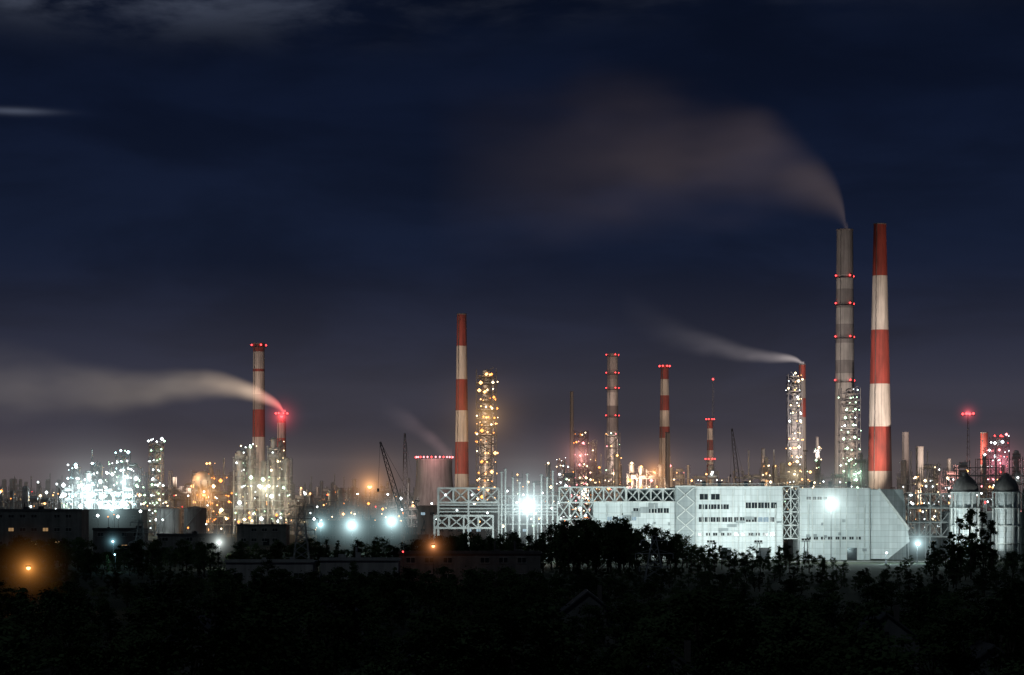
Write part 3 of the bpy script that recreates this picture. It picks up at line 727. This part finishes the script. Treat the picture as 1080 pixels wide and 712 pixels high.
plume([(892,241,8,.034),(888,222,19,.040),(874,203,34,.041),(851,190,48,.038),(820,179,62,.035),(780,171,76,.031),(730,168,88,.027),(650,170,106,.019),(560,177,120,.010),(450,192,125,.0)],1760,
      [(0,(1,0.72,0.60)),(0.3,(1,0.70,0.58)),(1,(1,0.74,0.66))],40,0.95,rate=0.45)
plume([(846,383,2,.28),(838,379,4,.32),(820,377,7,.22),(795,374,10,.12),(765,368,14,.06),(735,360,18,.028),(700,346,24,.010),(655,325,30,.0)],1780,
      [(0,(1,0.85,0.8)),(1,(0.9,0.85,1))],18,0.7,rate=0.35)
plume([(299,434,2.5,.9),(293,427,6,.75),(280,420,9,.60),(262,413,13,.48),(235,408,17,.30),(200,407,21,.16),(160,411,25,.085),(100,410,34,.055),(40,406,46,.043),(-20,402,52,.035),(-90,398,55,.0)],1650,
      [(0,(1,0.12,0.12)),(0.035,(1,0.35,0.28)),(0.09,(1,0.72,0.5)),(0.3,(1,0.82,0.62)),(1,(1,0.88,0.74))],22,0.75,rate=0.35)  # red lamp's light on the plume mouth is put into the ramp
plume([(474,482,12,.06),(462,470,13,.06),(448,458,13,.04),(430,445,15,.025),(400,430,20,.0)],1450,
      [(0,(1,0.55,0.55)),(1,(0.9,0.8,0.9))],14,0.8,'steam_plume',0.6)

# ------------------------------------------------------------ low mist layers added, with the horizon glow put in as emission
def mist(x0,x1,y0,y1,z1,col,s):
    mb=MB(); mb.box(x0,x1,y0,y1,-0.5,z1)
    m=bpy.data.materials.new('glow_mist'); m.use_nodes=True; nt=m.node_tree; nt.nodes.clear()
    e=nt.nodes.new('ShaderNodeEmission'); e.inputs[0].default_value=(*col,1); e.inputs[1].default_value=s
    o=nt.nodes.new('ShaderNodeOutputMaterial'); nt.links.new(e.outputs[0],o.inputs['Volume'])
    meshobj('added_glow_mist',mb,[m])
mist(-1500,1500,1200,2600,140,(1,0.87,0.86),0.024/1400)
mist(-1400,1400,1230,2580,60,(1,0.78,0.66),0.046/1400)

# ------------------------------------------------------------ trees
def tree_mesh(seed,kind):
    rnd=random.Random(seed); mb=MB(); h=14.0
    if kind=='broad': cx=4.6; z0=3.2; ncl=26
    elif kind=='poplar': cx=2.2; z0=2.5; ncl=26; h=18
    else: cx=3.0; z0=1.5; ncl=24; h=15
    pts=[Vector((rnd.uniform(-.3,.3)*i,rnd.uniform(-.3,.3)*i*0.6,h*0.8*i/4)) for i in range(5)]
    for i in range(4): mb.cyl(pts[i],pts[i+1],0.34*(1-i/4.6),0.34*(1-(i+1)/4.6),7,0,False)
    cl=[]
    for i in range(ncl):
        t=rnd.random(); z=z0+(h-z0)*t
        if kind=='broad': R=cx*math.sqrt(max(0.05,1-(2*t-0.85)**2*0.85))
        elif kind=='poplar': R=cx*math.sin(math.pi*min(1,0.12+t*0.86))**0.7
        else: R=cx*(1-t)+0.3
        a=rnd.uniform(0,6.283); rr=R*rnd.random()**0.5
        c=Vector((rr*math.cos(a),rr*math.sin(a),z)); s=rnd.uniform(0.6,1.5)*(1.0 if kind=='broad' else 0.7); cl.append((c,s))
        if i%2==0:
            b=pts[min(3,int(t*3.5))]; mb.cyl(b,c,0.12,0.03,5,0,False)
    for c,s in cl:
        for j in range(76):
            v=Vector((rnd.gauss(0,1),rnd.gauss(0,1),rnd.gauss(0,0.7)))*s*0.62
            p=c+v; u=Vector((rnd.gauss(0,1),rnd.gauss(0,1),rnd.gauss(0,1))).normalized(); w=u.orthogonal().normalized(); q=rnd.uniform(0.16,0.34)
            a=p+u*q; b=p+w*q*0.8; cc=p-u*q; dd=p-w*q*0.8
            mb.add([tuple(a),tuple(b),tuple(cc),tuple(dd)],[(0,1,2,3)],1)
    me=bpy.data.meshes.new('tree_'+kind); me.from_pydata(mb.v,[],mb.f); me.materials.append(M_bark); me.materials.append(M_leaf)
    me.polygons.foreach_set('material_index',mb.m); me.update(); return me,h+0.6
TB=[tree_mesh(i,'broad') for i in range(6)]; TP=[tree_mesh(20+i,'poplar') for i in range(3)]; TC=[tree_mesh(30+i,'conifer') for i in range(2)]
def plant(px,d,h,kinds,parent=None,name='tree',wide=1.0):
    me,hh=random.choice(kinds); s=h/hh
    o=bpy.data.objects.new(name,me); scene.collection.objects.link(o)
    o.location=(WX(px,d),d,-0.1); o.scale=(s*wide*random.uniform(.85,1.25),s*wide*random.uniform(.85,1.25),s); o.rotation_euler=(0,0,random.uniform(0,6.28))
    if parent: o.parent=parent
    return o
def interp(pts,x):
    for a,b in zip(pts,pts[1:]):
        if a[0]<=x<=b[0]: return a[1]+(b[1]-a[1])*(x-a[0])/(b[0]-a[0])
    return pts[0][1] if x<pts[0][0] else pts[-1][1]
belt=empty('tree_belt',(0,0,0))
profA=[(-40,566),(40,568),(70,566),(110,580),(150,572),(200,572),(235,578),(300,572),(330,568),(360,568),(400,570),(425,568),(470,566),(520,562),(560,562),(585,554),(610,549),(640,551),(665,549),(690,558),(715,561),(740,573),(780,580),(830,577),(860,588),(900,594),(930,602),(960,588),(1000,572),(1030,560),(1060,582),(1120,585)]
px=-40
while px<1125:
    for d in (random.uniform(740,790),random.uniform(795,845)):
        h=WZ(interp(profA,px)+random.uniform(-4,12),d)
        if h>3 and not (905<px<958 and h>7): plant(px+random.uniform(-4,4),d,h,TB if random.random()<.8 else TC,belt,'belt_tree')
    px+=7
# nearer belts and foreground wood
wood=empty('woodland',(0,0,0))
px=-60
while px<1140:
    for _ in range(2):
        d=random.uniform(560,735); 
        if 225<px<580: d=random.uniform(480,570)
        top=random.uniform(597,618)
        h=WZ(top,d)
        if h<3: h=random.uniform(3,5)
        plant(px+random.uniform(-5,5),d,h,TB if random.random()<.85 else TC,wood,'wood_tree',1.2)
    px+=9
for i in range(430):
    d=random.uniform(215,560); top=random.uniform(612,712); h=WZ(top,d)
    if h<3.5 or h>13: h=random.uniform(4,7)
    if WZ(606,d)<h: h=WZ(610,d)
    if h<2.5: h=2.5
    plant(random.uniform(-80,1160),d,h,TB if random.random()<.85 else TC,wood,'wood_tree',1.4)
# individually visible trees on the right and centre
for px,top,d in ((1003,560,700),(1012,545,705),(1024,536,700),(1036,538,712),(1046,548,700),(985,570,690),(748,578,660),(664,560,690)):
    plant(px,d,WZ(top,d),TP,None,'poplar_tree',0.95)
for px,top,d in ((600,549,745),(652,551,750),(372,592,585),(283,590,590),(95,570,700),(1068,580,700),(868,588,700),(160,572,720),(215,574,720),(255,570,720)):
    plant(px,d,WZ(top,d),TB,None,'deciduous_tree')

# ------------------------------------------------------------ foreground houses
def house(px,d,w,dep,h,rh,seed,lit=None):
    rnd=random.Random(seed); x=WX(px,d); wa=MB(); ro=MB(); wi=MB()
    prism(wa,[(x-w/2,0),(x+w/2,0),(x+w/2,h),(x,h+rh),(x-w/2,h)],d,d+dep,0)
    o=0.5; t=0.25
    for s in (-1,1):
        a=(x+s*(w/2+o),h-rh*o/(w/2)); b=(x,h+rh)
        prism(ro,[a,b,(b[0],b[1]+t),(a[0],a[1]+t)] if s<0 else [b,a,(a[0],a[1]+t),(b[0],b[1]+t)],d-o,d+dep+o,0)
    ro.box(x+w*0.2,x+w*0.2+0.7,d+dep*0.5,d+dep*0.5+0.7,h,h+rh+1.0,1)
    for sx in (-0.3,0.25): wi.box(x+sx*w-0.6,x+sx*w+0.6,d-0.08,d-0.01,1.2,2.6,0)
    wi.box(x-0.45,x+0.45,d-0.08,d-0.01,0,2.1,0)
    wi.box(x-0.3,x+0.3,d-0.08,d-0.01,h+0.3,h+1.0,0)
    finish('house',(x,d,0),[('walls',wa,[M_plaster]),('roof',ro,[M_roof,M_brickw]),('windows_and_door',wi,[M_glass,L['dimw']])])
house(708,262,9,10,4.2,3.4,1); house(205,330,9,9,4.5,3.2,2); house(470,300,10,9,4,3,3); house(935,330,9,9,5,3.4,4); house(1048,270,8,8,4.8,3,5); house(350,380,10,9,5,3.5,6); house(620,400,9,9,5,3.5,7)

# ------------------------------------------------------------ ground, roads
g=MB(); g.add([(-9000,-200,0),(9000,-200,0),(9000,26000,0),(-9000,26000,0)],[(0,1,2,3)])
M_ground=mat('grass_and_soil',(0.045,0.055,0.03),0.95,0,0.45,0.02)
meshobj('ground',g,[M_ground])
rd=MB(); kb=MB(); mk=MB()
rd.add([(-600,872,0.004),(600,872,0.004),(600,880,0.004),(-600,880,0.004)],[(0,1,2,3)],0)
rd.add([(-60,300,0.004),(-53,300,0.004),(-53,871.8,0.004),(-60,871.8,0.004)],[(0,1,2,3)],0)
kb.box(-600,600,880,880.3,0,0.13); kb.box(-600,-60.3,871.7,872,0,0.13); kb.box(-52.7,600,871.7,872,0,0.13)
xx=-590
while xx<590: mk.add([(xx,875.9,0.008),(xx+3,875.9,0.008),(xx+3,876.1,0.008),(xx,876.1,0.008)],[(0,1,2,3)]); xx+=9
finish('road',(0,876,0),[('asphalt',rd,[M_asph]),('kerbs',kb,[M_kerb]),('markings',mk,[M_mark])])

# ------------------------------------------------------------ sky
w=bpy.data.worlds.new('World'); scene.world=w; w.use_nodes=True; nt=w.node_tree; nt.nodes.clear()
try:
    w.cycles.sampling_method='MANUAL'; w.cycles.sample_map_resolution=256
except Exception: pass
M=lambda op,a,b=None,c=False: math_node(nt,op,a,b,c)
tc=nt.nodes.new('ShaderNodeTexCoord'); sx=nt.nodes.new('ShaderNodeSeparateXYZ'); nt.links.new(tc.outputs['Generated'],sx.inputs[0])
v=M('MULTIPLY',sx.outputs[2],1.0)
cr=nt.nodes.new('ShaderNodeValToRGB'); nt.links.new(M('MULTIPLY',v,4.0,True),cr.inputs[0])
el=cr.color_ramp.elements
def lin(c): return tuple((x/255/12.92 if x<11 else ((x/255+0.055)/1.055)**2.4) for x in c)
stops=[(0,(54,49,56)),(0.063,(46,44,55)),(0.19,(31,35,52)),(0.42,(19,27,47)),(0.62,(13,21,41)),(0.81,(9,16,33)),(1.0,(7,12,25))]
el[0].position=0; el[0].color=(*lin(stops[0][1]),1); el[1].position=1; el[1].color=(*lin(stops[-1][1]),1)
for p,c in stops[1:-1]: e=el.new(p); e.color=(*lin(c),1)
# clouds
mp=nt.nodes.new('ShaderNodeMapping'); mp.inputs['Scale'].default_value=(8,8,26); nt.links.new(tc.outputs['Generated'],mp.inputs[0])
no=nt.nodes.new('ShaderNodeTexNoise'); no.inputs['Scale'].default_value=1.0; no.inputs['Detail'].default_value=5; no.inputs['Roughness'].default_value=0.52; no.inputs['Distortion'].default_value=0.3; nt.links.new(mp.outputs[0],no.inputs['Vector'])
cl=nt.nodes.new('ShaderNodeMapRange'); cl.interpolation_type='SMOOTHSTEP'; nt.links.new(no.outputs['Fac'],cl.inputs[0]); cl.inputs[1].default_value=0.36; cl.inputs[2].default_value=0.66; cl.inputs[3].default_value=0.80; cl.inputs[4].default_value=1.18
vm=nt.nodes.new('ShaderNodeVectorMath'); vm.operation='SCALE'; nt.links.new(cr.outputs[0],vm.inputs[0]); nt.links.new(cl.outputs[0],vm.inputs['Scale'])
# twilight-lit cloud bank high on the left
u=sx.outputs[0]
def gauss(cu,cv,su,sv):
    a=M('DIVIDE',M('SUBTRACT',u,cu),su); b=M('DIVIDE',M('SUBTRACT',v,cv),sv)
    return M('POWER',2.718,M('MULTIPLY',M('ADD',M('MULTIPLY',a,a),M('MULTIPLY',b,b)),-1.0))
mp2=nt.nodes.new('ShaderNodeMapping'); mp2.inputs['Scale'].default_value=(18,18,60); nt.links.new(tc.outputs['Generated'],mp2.inputs[0])
n2=nt.nodes.new('ShaderNodeTexNoise'); n2.inputs['Scale'].default_value=1.0; n2.inputs['Detail'].default_value=6; n2.inputs['Roughness'].default_value=0.55; n2.inputs['Distortion'].default_value=0.25; nt.links.new(mp2.outputs[0],n2.inputs['Vector'])
c2=nt.nodes.new('ShaderNodeMapRange'); c2.interpolation_type='SMOOTHSTEP'; nt.links.new(n2.outputs['Fac'],c2.inputs[0]); c2.inputs[1].default_value=0.36; c2.inputs[2].default_value=0.66
g1=M('MULTIPLY',M('ADD',gauss(-0.185,0.208,0.050,0.010),M('MULTIPLY',gauss(-0.13,0.198,0.09,0.012),0.30)),c2.outputs[0])
g1=M('ADD',g1,M('MULTIPLY',M('MULTIPLY',gauss(0.02,0.205,0.16,0.010),0.10),c2.outputs[0]))
g2=M('MULTIPLY',gauss(-0.200,0.1535,0.014,M('ADD',0.0006,M('MULTIPLY',n2.outputs['Fac'],0.0014))),1.0)
tw=M('ADD',g1,M('MULTIPLY',g2,0.5))
vt=nt.nodes.new('ShaderNodeVectorMath'); vt.operation='SCALE'; vt.inputs[0].default_value=(0.10,0.115,0.155); nt.links.new(tw,vt.inputs['Scale'])
va=nt.nodes.new('ShaderNodeVectorMath'); va.operation='ADD'; nt.links.new(vm.outputs[0],va.inputs[0]); nt.links.new(vt.outputs[0],va.inputs[1])
bg=nt.nodes.new('ShaderNodeBackground'); nt.links.new(va.outputs[0],bg.inputs[0]); bg.inputs[1].default_value=1.0
sk=nt.nodes.new('ShaderNodeTexSky'); sk.sky_type='NISHITA'; sk.sun_disc=False; sk.sun_elevation=math.radians(-4); sk.sun_rotation=math.radians(300)
b2=nt.nodes.new('ShaderNodeBackground'); nt.links.new(sk.outputs[0],b2.inputs[0]); b2.inputs[1].default_value=0.005
ads=nt.nodes.new('ShaderNodeAddShader'); nt.links.new(bg.outputs[0],ads.inputs[0]); nt.links.new(b2.outputs[0],ads.inputs[1])
o=nt.nodes.new('ShaderNodeOutputWorld'); nt.links.new(ads.outputs[0],o.inputs[0])
sl=bpy.data.lights.new('fill_sun','SUN'); sl.energy=0.11; sl.angle=math.radians(0.5); sl.color=(0.75,0.92,1)  # faint sun added to lift the dark trees
so=bpy.data.objects.new('fill_sun',sl); so.rotation_euler=(math.radians(40),0,math.radians(-30)); scene.collection.objects.link(so)

# ------------------------------------------------------------ camera
cam=bpy.data.cameras.new('Camera'); cam.sensor_width=36; cam.lens=36*F/1080; cam.shift_y=164/1080; cam.clip_start=1; cam.clip_end=40000
co=bpy.data.objects.new('Camera',cam); co.location=(0,0,H); co.rotation_euler=(math.pi/2,0,0); scene.collection.objects.link(co); scene.camera=co
